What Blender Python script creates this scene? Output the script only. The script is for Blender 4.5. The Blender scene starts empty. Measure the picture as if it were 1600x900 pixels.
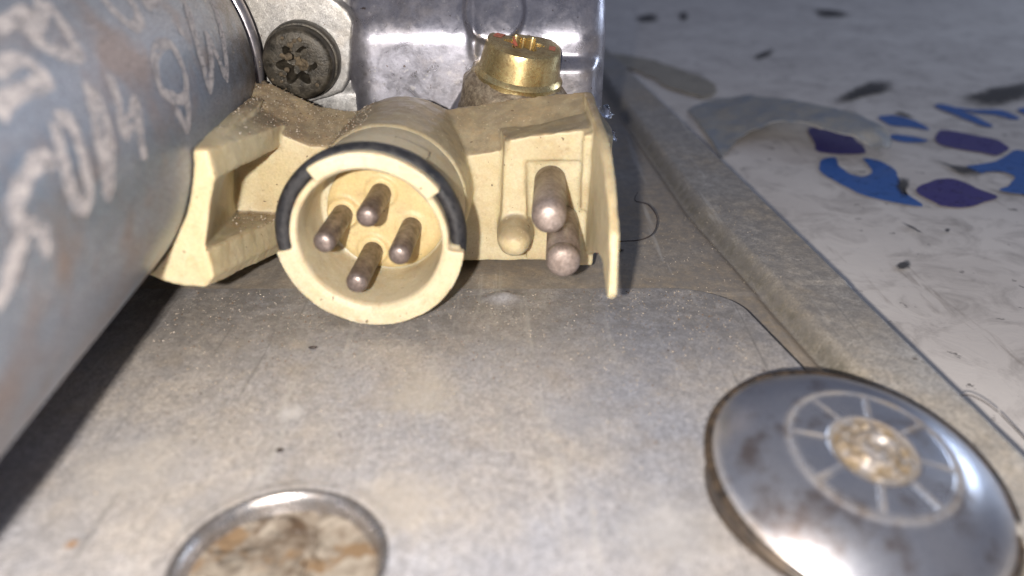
import bpy, bmesh, math, random
from math import sin, cos, pi, radians, sqrt, atan2
from mathutils import Vector, Matrix, noise as mn
random.seed(7)
S = bpy.context.scene
MM = 0.001

# ---------------------------------------------------------------- camera, light, exposure
cam_d = bpy.data.cameras.new('camera'); cam = bpy.data.objects.new('camera', cam_d)
S.collection.objects.link(cam); S.camera = cam
cam.location = (0, 0, 0.046); cam.rotation_euler = (radians(63), 0, 0)
cam_d.sensor_width = 36; cam_d.lens = 1209/1600*36
cam_d.clip_start = 0.002; cam_d.clip_end = 20
cam_d.dof.use_dof = True; cam_d.dof.focus_distance = 0.106; cam_d.dof.aperture_fstop = 19

W = bpy.data.worlds.new('World'); S.world = W; W.use_nodes = True
wn = W.node_tree; bg = wn.nodes['Background']
wg = wn.nodes.new('ShaderNodeTexGradient'); wt = wn.nodes.new('ShaderNodeTexCoord')
wm = wn.nodes.new('ShaderNodeMapping'); wm.inputs['Rotation'].default_value = (0, radians(90), 0)
wm.inputs['Location'].default_value = (0.35, 0, 0)
wr = wn.nodes.new('ShaderNodeValToRGB')
wn.links.new(wt.outputs['Generated'], wm.inputs[0]); wn.links.new(wm.outputs[0], wg.inputs[0])
wn.links.new(wg.outputs[0], wr.inputs[0]); wn.links.new(wr.outputs[0], bg.inputs[0])
wr.color_ramp.elements[0].color = (0.28, 0.33, 0.54, 1); wr.color_ramp.elements[0].position = 0.0
wr.color_ramp.elements[1].color = (0.66, 0.74, 1.0, 1); wr.color_ramp.elements[1].position = 1.0
bg.inputs[1].default_value = 0.175

def lamp(name, kind, loc, power, col, **kw):
    d = bpy.data.lights.new(name, kind); o = bpy.data.objects.new(name, d)
    d.energy = power; d.color = col
    for k, v in kw.items(): setattr(d, k, v)
    o.location = Vector(loc)*MM; S.collection.objects.link(o); return o
# the phone's flash, a few millimetres left of its lens
flash = lamp('phone_flash', 'POINT', (-10.0, -15, 52), 0.84, (1.0, 0.93, 0.85), shadow_soft_size=0.0014)
# the window of the room, high on the right
win = lamp('window_light', 'AREA', (520, 340, 150), 0.5, (0.70, 0.82, 1.0), shape='RECTANGLE', size=0.11, size_y=0.10)
win.rotation_euler = (Vector((0.50, 0.27, 0.15))).to_track_quat('Z', 'Y').to_euler()

S.view_settings.view_transform = 'Standard'; S.view_settings.look = 'None'
S.view_settings.exposure = 0.12; S.view_settings.gamma = 1; S.view_settings.use_curve_mapping = False
S.render.engine = 'CYCLES'

# ---------------------------------------------------------------- node helpers
class N:
    def __init__(s, name):
        s.m = bpy.data.materials.new(name); s.m.use_nodes = True; s.t = s.m.node_tree
        s.b = s.t.nodes['Principled BSDF']; g = s.t.nodes.new('ShaderNodeNewGeometry')
        v = s.t.nodes.new('ShaderNodeVectorMath'); v.operation = 'SCALE'; v.inputs['Scale'].default_value = 1000
        s.t.links.new(g.outputs['Position'], v.inputs[0]); s.p = v.outputs[0]
    def lk(s, a, b): s.t.links.new(a, b)
    def noise(s, scale, detail=4, rough=0.55, stretch=None, off=0, dist=0):
        n = s.t.nodes.new('ShaderNodeTexNoise'); n.inputs['Scale'].default_value = scale
        n.inputs['Detail'].default_value = detail; n.inputs['Roughness'].default_value = rough
        n.inputs['Distortion'].default_value = dist
        m = s.t.nodes.new('ShaderNodeMapping'); m.inputs['Location'].default_value = (off, off*1.7, off*.6)
        if stretch:
            m.inputs['Scale'].default_value = stretch[0]; m.inputs['Rotation'].default_value = stretch[1]
        s.lk(s.p, m.inputs[0]); s.lk(m.outputs[0], n.inputs['Vector']); return n.outputs[0]
    def ramp(s, f, stops):
        r = s.t.nodes.new('ShaderNodeValToRGB'); e = r.color_ramp.elements
        while len(e) < len(stops): e.new(0.5)
        for k, (p, c) in enumerate(stops):
            e[k].position = p; e[k].color = (c, c, c, 1) if not isinstance(c, tuple) else (*c, 1)
        s.lk(f, r.inputs[0]); return r.outputs[0]
    def mix(s, f, a, b, mode='MIX'):
        x = s.t.nodes.new('ShaderNodeMix'); x.data_type = 'RGBA'; x.blend_type = mode
        for i, v in ((0, f), (6, a), (7, b)):
            if hasattr(v, 'is_output'): s.lk(v, x.inputs[i])
            elif isinstance(v, tuple): x.inputs[i].default_value = (*v, 1)
            else: x.inputs[i].default_value = v
        return x.outputs[2]
    def math(s, op, a, b=0.0):
        x = s.t.nodes.new('ShaderNodeMath'); x.operation = op
        for i, v in ((0, a), (1, b)):
            if hasattr(v, 'is_output'): s.lk(v, x.inputs[i])
            else: x.inputs[i].default_value = v
        return x.outputs[0]
    def axis(s, k):
        x = s.t.nodes.new('ShaderNodeSeparateXYZ'); s.lk(s.p, x.inputs[0]); return x.outputs[k]
    def rng(s, f, a, b, c=0.0, d=1.0):
        x = s.t.nodes.new('ShaderNodeMapRange'); x.interpolation_type = 'SMOOTHSTEP'
        s.lk(f, x.inputs[0])
        for i, v in enumerate((a, b, c, d)): x.inputs[i+1].default_value = v
        return x.outputs[0]
    def attr(s, name):
        x = s.t.nodes.new('ShaderNodeAttribute'); x.attribute_name = name; return x.outputs['Fac']
    def upness(s):
        g = s.t.nodes.new('ShaderNodeNewGeometry'); x = s.t.nodes.new('ShaderNodeSeparateXYZ')
        s.lk(g.outputs['Normal'], x.inputs[0]); return x.outputs[2]
    def bump(s, h, dist, strength=1.0):
        b = s.t.nodes.new('ShaderNodeBump'); b.inputs['Distance'].default_value = dist*MM
        b.inputs['Strength'].default_value = strength; s.lk(h, b.inputs['Height'])
        s.lk(b.outputs[0], s.b.inputs['Normal']); return b
    def set(s, **k):
        for a, v in k.items():
            i = s.b.inputs[a.replace('_', ' ')]
            if hasattr(v, 'is_output'): s.lk(v, i)
            elif isinstance(v, tuple): i.default_value = (*v, 1)
            else: i.default_value = v
        return s.m

def mat_plate(name, warm, cool, metal=0.55, rough=0.46, grain=1.0, streak=True, brown=0.0, groove=False, relief=.55):
    n = N(name)
    big = n.noise(0.045, 5, 0.6, off=3); mid = n.noise(0.35, 6, 0.65, off=11, dist=.4)
    col = n.mix(n.ramp(big, [(0.40, 0.0), (0.60, 1.0)]), cool, warm)
    col = n.mix(n.ramp(mid, [(0.30, 0.45), (0.60, 0.0)]), col, tuple(c*0.84 for c in cool))
    # spangle: small zinc grains, each a little lighter or darker
    v = n.t.nodes.new('ShaderNodeTexVoronoi'); v.inputs['Scale'].default_value = 2.6
    n.lk(n.p, v.inputs['Vector']); bw = n.t.nodes.new('ShaderNodeRGBToBW'); n.lk(v.outputs['Color'], bw.inputs[0])
    col = n.mix(0.45*grain, col, n.ramp(bw.outputs[0], [(0.1, 0.22), (0.9, 0.95)]), 'OVERLAY')
    fine = n.noise(5.5, 4, 0.75, off=5)
    col = n.mix(0.8*grain, col, n.ramp(fine, [(0.34, 0.12), (0.5, 0.5), (0.68, 0.9)]), 'OVERLAY')
    # pale oxide blooms, dark pits, brownish oil stains
    bl = n.ramp(n.noise(0.22, 6, 0.7, off=23), [(0.60, 0.0), (0.74, 0.65)])
    col = n.mix(bl, col, (0.55, 0.52, 0.50))
    ru = n.ramp(n.noise(0.16, 5, 0.62, off=41), [(0.56, 0.0), (0.74, 0.3+brown)])
    col = n.mix(ru, col, (0.36, 0.28, 0.19))
    pit = n.ramp(n.noise(1.15, 2, 0.5, off=61), [(0.735, 0.0), (0.75, 0.8)])
    col = n.mix(pit, col, (0.09, 0.06, 0.045))
    wh = n.ramp(n.noise(1.6, 2, 0.5, off=71), [(0.735, 0.0), (0.76, 0.9)])
    col = n.mix(wh, col, (0.7, 0.68, 0.66))
    for k_, (rot, of) in enumerate(((.35, 3), (-.5, 17), (1.2, 31))):
        sc = n.ramp(n.noise(1.1, 2, .5, stretch=((1, .03, 1), (0, 0, rot)), off=of), [(0.70, 0.0), (0.73, .45)])
        col = n.mix(sc, col, (0.62, 0.61, 0.61) if k_ < 2 else (0.2, 0.19, 0.18))
    if groove:   # groove darkened by dirt plus painted shade; oily film on the flat beside it
        gd = n.attr('dirt'); gn = n.noise(.7, 6, .7, off=81)
        col = n.mix(n.math('MULTIPLY', gd, n.ramp(gn, [(0.3, 0.45), (0.6, 1)])), col, (0.17, 0.155, 0.12))
        fd = n.attr('film'); col = n.mix(n.math('MULTIPLY', fd, n.ramp(big, [(0.35, 0.35), (0.6, .75)])), col, (0.40, 0.31, 0.21))
    if streak:
        for bx, by, br, bc, am in ((-22.0, 62.9, 1.5, (.72, .70, .70), .8), (-31.5, 76, 1.6, (.6, .53, .46), .6), (-24.5, 76, 1.4, (.62, .55, .48), .6), (-35, 45.5, .6, (.42, .22, .08), .8), (-34, 55, 6, (.60, .56, .52), .5), (-9.5, 66, 4.5, (.60, .54, .45), .5), (-9, 50, 5, (.60, .53, .44), .5), (-12.6, 41.5, 2.5, (.55, .40, .24), .5), (12.5, 47, 5, (.60, .57, .54), .45), (6, 62, 4, (.38, .40, .46), .4)):
            vv = n.t.nodes.new('ShaderNodeVectorMath'); vv.operation = 'DISTANCE'; n.lk(n.p, vv.inputs[0]); vv.inputs[1].default_value = (bx, by, 0)
            dd = n.math('DIVIDE', vv.outputs['Value'], br)
            ff = n.rng(n.math('ADD', dd, n.math('MULTIPLY', n.noise(1.6/br+.25, 5, .7, off=bx), 1.6)), 2.0, 1.0, 0.0, am)
            col = n.mix(ff, col, bc)
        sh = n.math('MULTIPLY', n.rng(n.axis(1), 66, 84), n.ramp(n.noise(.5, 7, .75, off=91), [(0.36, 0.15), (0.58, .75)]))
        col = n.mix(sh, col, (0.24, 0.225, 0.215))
        sc = n.ramp(n.noise(0.5, 3, 0.6, stretch=((1, .05, 1), (0, 0, .35)), off=9), [(0.62, 0.0), (0.70, 0.4)])
        col = n.mix(sc, col, (0.6, 0.58, 0.55))
    r = n.rng(mid, 0.3, 0.7, rough-.08, rough+.12)
    h = n.math('ADD', n.math('MULTIPLY', fine, 0.6), n.noise(1.2, 3, off=33))
    n.bump(h, 0.07, relief)
    m = n.set(Base_Color=col, Metallic=metal, Roughness=r)
    return m

M = {}
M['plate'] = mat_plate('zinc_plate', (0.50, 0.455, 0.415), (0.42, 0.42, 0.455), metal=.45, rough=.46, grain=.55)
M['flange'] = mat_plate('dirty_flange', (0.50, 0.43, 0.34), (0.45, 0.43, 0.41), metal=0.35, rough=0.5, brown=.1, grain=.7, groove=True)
M['cast'] = mat_plate('cast_aluminium', (0.43, 0.40, 0.41), (0.33, 0.33, 0.385), metal=0.85, rough=0.33, grain=.2, relief=.25, streak=False)
M['bracket'] = mat_plate('bracket_aluminium', (0.38, 0.36, 0.33), (0.31, 0.31, 0.315), metal=0.5, rough=0.42, grain=.5, streak=False)

n = N('motor_can_steel')
st = n.noise(0.16, 5, 0.6, stretch=((1, .25, 1), (0, 0, .06)), off=2)
col = n.mix(n.ramp(st, [(0.36, 0.0), (0.62, 1.0)]), (0.21, 0.26, 0.34), (0.32, 0.34, 0.39))
col = n.mix(n.ramp(n.noise(0.11, 5, .6, off=17), [(0.50, 0), (0.66, 0.75)]), col, (0.29, 0.225, 0.20))
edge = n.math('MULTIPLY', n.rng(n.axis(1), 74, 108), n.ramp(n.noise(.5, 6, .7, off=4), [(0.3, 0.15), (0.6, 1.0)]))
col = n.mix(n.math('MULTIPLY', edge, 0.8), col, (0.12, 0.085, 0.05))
fi = n.noise(4.5, 4, .7, off=8)
col = n.mix(.7, col, n.ramp(fi, [(0.35, 0.15), (0.5, 0.5), (0.7, 0.9)]), 'OVERLAY')
spk = n.ramp(n.noise(2.2, 2, .5, off=77), [(0.70, 0.0), (0.73, 0.8)])
col = n.mix(n.math('MULTIPLY', spk, n.rng(n.axis(1), 60, 95)), col, (0.6, 0.52, 0.42))
n.bump(n.math('ADD', n.math('MULTIPLY', fi, .5), n.noise(.8, 4, off=3)), 0.08, .6)
M['can'] = n.set(Base_Color=col, Metallic=0.62, Roughness=n.rng(st, .3, .7, .34, .5))

n = N('marker_ink')
f = n.noise(1.1, 5, .7, off=3)
col = n.mix(n.ramp(f, [(0.38, 0.0), (0.66, 1.0)]), (0.36, 0.34, 0.35), (0.60, 0.55, 0.54))
M['ink'] = n.set(Base_Color=col, Roughness=.6, Metallic=.1, Alpha=n.ramp(n.noise(1.7, 6, .75, off=31, stretch=((1, .35, 1), (0, 0, 0))), [(0.33, 0.0), (0.52, .85)]))

def mat_plastic(name, base, dirt, sub=0.35):
    n = N(name)
    a = n.noise(0.13, 4, .6, off=5); f = n.noise(3.5, 4, .7, off=15)
    col = n.mix(n.ramp(a, [(0.35, 0), (0.65, 1)]), base, tuple(b*k for b, k in zip(base, (0.90, 0.86, 0.76))))
    col = n.mix(.22, col, n.ramp(f, [(0.35, 0.3), (0.5, 0.5), (0.7, 0.75)]), 'OVERLAY')
    # settled dust lies on what faces up; oily grime in patches
    up = n.math('MULTIPLY', n.rng(n.upness(), 0.15, 0.6), n.ramp(n.noise(.45, 6, .72, off=9), [(0.28, 0.6), (0.55, 1.0)]))
    back = n.rng(n.axis(1), 82, 96, 0.35, 1.0)
    left = n.rng(n.axis(0), -34, -10, 1.0, 0.8)
    col = n.mix(n.math('MULTIPLY', n.math('MULTIPLY', up, back), n.math('MULTIPLY', left, dirt)), col, (0.15, 0.11, 0.07))
    gr = n.ramp(n.noise(.28, 6, .7, off=29), [(0.50, 0), (0.72, .6)])
    col = n.mix(gr, col, (0.40, 0.29, 0.16))
    sm_ = n.ramp(n.noise(.9, 7, .75, off=83, dist=.7), [(0.55, 0), (0.70, .5)])
    col = n.mix(sm_, col, (0.30, 0.22, 0.13))
    dk = n.ramp(n.noise(1.3, 2, .5, off=51), [(0.72, 0), (0.745, .8)])
    col = n.mix(dk, col, (0.12, 0.08, 0.05))
    ll = n.ramp(n.noise(2.4, 2, .5, off=57), [(0.68, 0), (0.72, .6)])
    col = n.mix(n.math('MULTIPLY', ll, up), col, (0.62, 0.52, 0.38))
    n.bump(n.math('ADD', n.math('MULTIPLY', f, .3), n.noise(.7, 5, .65, off=2)), .12, .45)
    n.b.inputs['Subsurface Radius'].default_value = (1.0, .55, .25)
    n.b.inputs['Subsurface Scale'].default_value = .0018
    return n.set(Base_Color=col, Roughness=.48, Subsurface_Weight=sub, Specular_IOR_Level=.4)
M['cream'] = mat_plastic('cream_plastic', (0.56, 0.49, 0.335), 0.95, .5)
M['barrel'] = mat_plastic('barrel_plastic', (0.56, 0.50, 0.37), 0.7, .5)
M['floor'] = mat_plastic('barrel_floor_plastic', (0.56, 0.45, 0.25), 0.2)

def simple(name, a, b, scale, metal, rough, bump=.05, lo=.35, hi=.65, off=0, fine=3.0):
    n = N(name); x = n.noise(scale, 6, .65, off=off); f = n.noise(fine, 4, .7, off=off+5)
    col = n.mix(n.ramp(x, [(lo, 0), (hi, 1)]), a, b)
    col = n.mix(.5, col, n.ramp(f, [(0.35, 0.2), (0.5, 0.5), (0.7, 0.8)]), 'OVERLAY')
    n.bump(n.math('ADD', f, x), bump, .6)
    return n.set(Base_Color=col, Metallic=metal, Roughness=n.rng(x, .3, .7, rough-.08, rough+.1))
M['ring'] = simple('black_rubber', (0.008, 0.009, 0.013), (0.035, 0.034, 0.036), .9, 0, .5)
M['pin'] = simple('tarnished_pin', (0.26, 0.215, 0.20), (0.15, 0.115, 0.10), .8, .65, .43, off=3)
M['bigpin'] = simple('tarnished_blade_pin', (0.36, 0.30, 0.275), (0.22, 0.17, 0.145), .55, .5, .47, off=9)
M['brass'] = simple('yellow_zinc', (0.72, 0.58, 0.30), (0.42, 0.30, 0.13), .35, .9, .27, .03, .45, .75, off=4)
M['brass_dark'] = simple('grimy_zinc', (0.40, 0.33, 0.24), (0.20, 0.155, 0.11), 1.0, .6, .42, .08, .4, .6, off=6)
M['paint'] = simple('red_thread_paint', (0.55, 0.12, 0.08), (0.30, 0.14, 0.08), 1.4, 0, .5)
M['black'] = simple('oily_black_bolt', (0.018, 0.016, 0.013), (0.075, 0.064, 0.048), .6, .3, .38, .15, off=2)
M['grime'] = simple('caked_grime', (0.05, 0.038, 0.025), (0.14, 0.105, 0.065), 1.2, 0, .7, .4)
M['dark'] = simple('deep_shadow_metal', (0.03, 0.03, 0.035), (0.06, 0.055, 0.05), 1, .3, .6)
M['skirt'] = simple('oily_dark_skirt', (0.018, 0.015, 0.014), (0.085, 0.06, 0.04), .8, .25, .42, .1)
M['tape'] = simple('brown_tape', (0.36, 0.32, 0.25), (0.28, 0.25, 0.21), .2, 0, .45)
M['hair'] = simple('dark_fibre', (0.03, 0.022, 0.02), (0.05, 0.035, 0.03), 1, 0, .5)
M['hole_rim'] = simple('worn_rim_steel', (0.42, 0.41, 0.42), (0.25, 0.22, 0.20), .5, .85, .3, .04)

n = N('dished_plug')
a = n.noise(.33, 7, .66, off=13, dist=.6)
col = n.mix(n.ramp(a, [(0.36, 0), (0.48, .5), (0.62, 1)]), (0.09, 0.06, 0.038), (0.34, 0.30, 0.25))
col = n.mix(n.ramp(n.noise(.3, 5, .6, off=31), [(0.56, 0), (0.62, 1)]), col, (0.20, 0.135, 0.08))
col = n.mix(n.ramp(n.noise(.2, 7, .7, off=37, dist=1.5), [(0.52, 0), (0.66, .85)]), col, (0.02, 0.016, 0.014))
col = n.mix(n.ramp(n.noise(.26, 6, .7, off=43), [(0.60, 0), (0.68, .8)]), col, (0.66, 0.62, 0.56))
n.bump(a, .08, .8)
M['plug'] = n.set(Base_Color=col, Roughness=.38, Metallic=.2)

n = N('polished_cap')
d = n.attr('dirt'); nz = n.noise(.8, 6, .7, off=12)
b0 = n.noise(.12, 4, .55, off=6)
col = n.mix(n.ramp(b0, [(0.4, 0), (0.6, 1)]), (0.56, 0.56, 0.60), (0.44, 0.46, 0.53))
col = n.mix(n.ramp(n.noise(.22, 5, .65, off=19), [(0.52, 0), (0.66, .75)]), col, (0.23, 0.17, 0.14))
dm = n.math('MULTIPLY', d, n.ramp(nz, [(0.30, 0.25), (0.55, 1)]))
col = n.mix(dm, col, (0.22, 0.165, 0.10))
fi = n.noise(5, 4, .7)
col = n.mix(.35, col, n.ramp(fi, [(0.35, 0.25), (0.5, 0.5), (0.7, 0.8)]), 'OVERLAY')
n.bump(n.math('ADD', n.math('MULTIPLY', fi, .15), nz), .03, .5)
ro = n.math('ADD', n.rng(b0, .3, .7, .27, .36), n.math('MULTIPLY', dm, .32))
mt = n.math('SUBTRACT', 0.93, n.math('MULTIPLY', dm, .6))
n.b.inputs['Coat Weight'].default_value = 0
M['cap'] = n.set(Base_Color=col, Metallic=mt, Roughness=ro)

n = N('soiled_white_vinyl')
a = n.noise(.035, 6, .6, off=2); b = n.noise(.12, 7, .68, off=8, dist=.8)
col = n.mix(n.ramp(a, [(0.38, 0), (0.62, 1)]), (0.66, 0.61, 0.575), (0.76, 0.71, 0.67))
col = n.mix(n.ramp(b, [(0.47, 0), (0.72, .7)]), col, (0.28, 0.25, 0.23))
col = n.mix(n.ramp(n.noise(.3, 4, .6, off=27), [(0.66, 0), (0.72, .75)]), col, (0.07, 0.06, 0.055))
col = n.mix(n.ramp(n.noise(.2, 5, .7, stretch=((1, .12, 1), (0, 0, .9)), off=47), [(0.60, 0), (0.70, .45)]), col, (0.16, 0.12, 0.09))
n.bump(b, .25, .5)
M['table'] = n.set(Base_Color=col, Roughness=.42)
def inkmat(name, c):
    n = N(name); b = n.noise(.25, 6, .7, off=5)
    col = n.mix(n.ramp(b, [(0.5, 0), (0.75, .55)]), c, tuple(x*.6+.05 for x in c)); return n.set(Base_Color=col, Roughness=.38, Alpha=n.ramp(n.noise(.6, 7, .75, off=9), [(0.33, 0.15), (0.44, 1.0)]))
M['blue'] = inkmat('blue_print', (0.03, 0.12, 0.42)); M['purple'] = inkmat('violet_print', (0.05, 0.035, 0.20))
M['smudge'] = simple('black_smudge', (0.05, 0.048, 0.05), (0.14, 0.13, 0.13), .35, 0, .55)
n = N('black_smudge'); e_ = n.attr('soft'); q_ = n.noise(.45, 6, .7, off=3)
M['smudge'] = n.set(Base_Color=(0.055, 0.05, 0.05), Roughness=.6, Alpha=n.rng(n.math('ADD', e_, n.math('MULTIPLY', q_, 1.1)), .62, 1.25, 0.0, .85))
M['peel'] = simple('grey_vinyl', (0.25, 0.28, 0.33), (0.42, 0.39, 0.34), .22, 0, .45, .3)
n = N('clear_sealant'); M['clear'] = n.set(Base_Color=(.8, .86, .97), Roughness=.08, Transmission_Weight=1.0, IOR=1.4)
M['grain'] = simple('pale_dust', (0.48, 0.43, 0.37), (0.34, 0.27, 0.19), 1.5, 0, .6)
M['grain_dark'] = simple('dark_dust', (0.10, 0.065, 0.04), (0.2, 0.13, 0.08), 1.5, 0, .6)

# ---------------------------------------------------------------- mesh helpers (lengths in millimetres)
def link(name, verts, faces, m, parent=None, smooth=True, attrs=None, org=None, sharp=None):
    me = bpy.data.meshes.new(name)
    o3 = Vector(org) if org else (sum((Vector(v) for v in verts), Vector())/max(1, len(verts)))
    me.from_pydata([((v[0]-o3.x)*MM, (v[1]-o3.y)*MM, (v[2]-o3.z)*MM) for v in verts], [], faces)
    me.update()
    bm = bmesh.new(); bm.from_mesh(me); bmesh.ops.recalc_face_normals(bm, faces=bm.faces); bm.to_mesh(me); bm.free()
    if smooth:
        me.polygons.foreach_set('use_smooth', [True]*len(me.polygons))
        if sharp: me.set_sharp_from_angle(angle=radians(sharp))
    if attrs:
        for k, vals in attrs.items():
            a = me.attributes.new(k, 'FLOAT', 'POINT'); a.data.foreach_set('value', vals)
    me.materials.append(M[m]); o = bpy.data.objects.new(name, me); S.collection.objects.link(o)
    o.location = o3*MM
    if parent: put(o, parent)
    return o
def world_loc(o):
    v = Vector(o.location)
    while o.parent: o = o.parent; v += Vector(o.location)
    return v
def put(o, parent):   # parents carry no rotation, so a subtraction keeps the child where it was built
    w = Vector(o.location); o.parent = parent; o.location = w - world_loc(parent)
def lab(o, label=None, cat=None, group=None, kind=None):
    if label: o['label'] = label
    if cat: o['category'] = cat
    if group: o['group'] = group
    if kind: o['kind'] = kind
    return o
def lathe(prof, o, ax, seg=64, a0=0, a1=2*pi, wob=0):
    """profile [(s, r)] round the axis through o along ax"""
    ax = Vector(ax).normalized(); u = ax.cross(Vector((0, 0, 1)))
    if u.length < .1: u = Vector((1, 0, 0)) - ax*ax.x
    u.normalize(); w = ax.cross(u); w = -w if w.z < 0 else w
    if abs(ax.z) > .9: w = ax.cross(u)
    full = abs(a1-a0-2*pi) < 1e-6; ns = seg if full else seg+1
    V, F = [], []
    for s, r in prof:
        for k in range(ns):
            a = a0+(a1-a0)*k/seg
            rr = r*(1+wob*mn.noise(Vector((cos(a)*2, sin(a)*2, s*.5)))) if wob else r
            V.append(tuple(Vector(o)+ax*s+(u*cos(a)+w*sin(a))*rr))
    for i in range(len(prof)-1):
        for k in range(seg if full else seg):
            k2 = (k+1) % ns if full else k+1
            F.append((i*ns+k, i*ns+k2, (i+1)*ns+k2, (i+1)*ns+k))
    if full:
        for i in (0, len(prof)-1):
            if prof[i][1] > 1e-6: F.append(tuple(i*ns+k for k in range(ns)))
    else:
        for k in (0, ns-1): F.append(tuple(i*ns+k for i in range(len(prof))))
    return V, F
def loft(A, B):
    n_ = len(A); V = list(A)+list(B)
    F = [tuple(range(n_)), tuple(range(n_, 2*n_))]+[(i, (i+1) % n_, n_+(i+1) % n_, n_+i) for i in range(n_)]
    return V, F
def prism_y(poly, y0, y1): return loft([(x, y0, z) for x, z in poly], [(x, y1, z) for x, z in poly])
def box(x0, x1, y0, y1, z0, z1): return prism_y([(x0, z0), (x1, z0), (x1, z1), (x0, z1)], y0, y1)
def join(*vf):
    V, F = [], []
    for v, f in vf:
        k = len(V); V += list(v); F += [tuple(i+k for i in q) for q in f]
    return V, F
def remesh(name, pieces, m, parent, voxel=.3, smooth=3, rough=0.0, keep=None):
    """union of closed solids, skinned to one moulded surface"""
    V, F = join(*pieces)
    me = bpy.data.meshes.new('tmp'); me.from_pydata([tuple(v) for v in V], [], F)
    bm = bmesh.new(); bm.from_mesh(me); bmesh.ops.recalc_face_normals(bm, faces=bm.faces); bm.to_mesh(me); bm.free()
    t = bpy.data.objects.new('tmp', me); S.collection.objects.link(t)
    r = t.modifiers.new('r', 'REMESH'); r.mode = 'VOXEL'; r.voxel_size = voxel; r.adaptivity = 0
    sm = t.modifiers.new('s', 'SMOOTH'); sm.iterations = smooth; sm.factor = .5
    ev = t.evaluated_get(bpy.context.evaluated_depsgraph_get()); m2 = ev.to_mesh()
    vs = [v.co.copy() for v in m2.vertices]; fs = [tuple(p.vertices) for p in m2.polygons]
    nr = [v.normal.copy() for v in m2.vertices]
    if rough: vs = [v+q*(rough*mn.noise(v*.35)+rough*.4*mn.noise(v*1.1)) for v, q in zip(vs, nr)]
    ev.to_mesh_clear(); bpy.data.objects.remove(t); bpy.data.meshes.remove(me)
    return link(name, [tuple(v) for v in vs], fs, m, parent)
def tube(pts, r, seg=8, taper=None):
    V, F = [], []; P = [Vector(p) for p in pts]; n_ = len(P)
    for i, p in enumerate(P):
        t = (P[min(i+1, n_-1)]-P[max(i-1, 0)]).normalized(); a = t.orthogonal().normalized(); b = t.cross(a)
        rr = r if not taper else r*(taper[0]+(taper[1]-taper[0])*i/(n_-1))
        for k in range(seg): V.append(tuple(p+a*cos(2*pi*k/seg)*rr+b*sin(2*pi*k/seg)*rr))
    for i in range(n_-1):
        for k in range(seg): F.append((i*seg+k, i*seg+(k+1) % seg, (i+1)*seg+(k+1) % seg, (i+1)*seg+k))
    F += [tuple(range(seg)), tuple((n_-1)*seg+k for k in range(seg))]
    return V, F
def sstep(a, b, x):
    t = min(1, max(0, (x-a)/(b-a))); return t*t*(3-2*t)
def spline(pts, per=6, closed=False):
    P = [Vector(p) for p in pts]; out = []; n_ = len(P)
    g = (lambda i: P[i % n_]) if closed else (lambda i: P[max(0, min(n_-1, i))])
    for i in range(n_ if closed else n_-1):
        a, b, c, d = g(i-1), g(i), g(i+1), g(i+2)
        for k in range(per):
            t = k/per
            out.append(.5*((2*b)+(c-a)*t+(2*a-5*b+4*c-d)*t*t+(3*b-a-3*c+d)*t**3))
    if not closed: out.append(P[-1])
    return out

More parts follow.
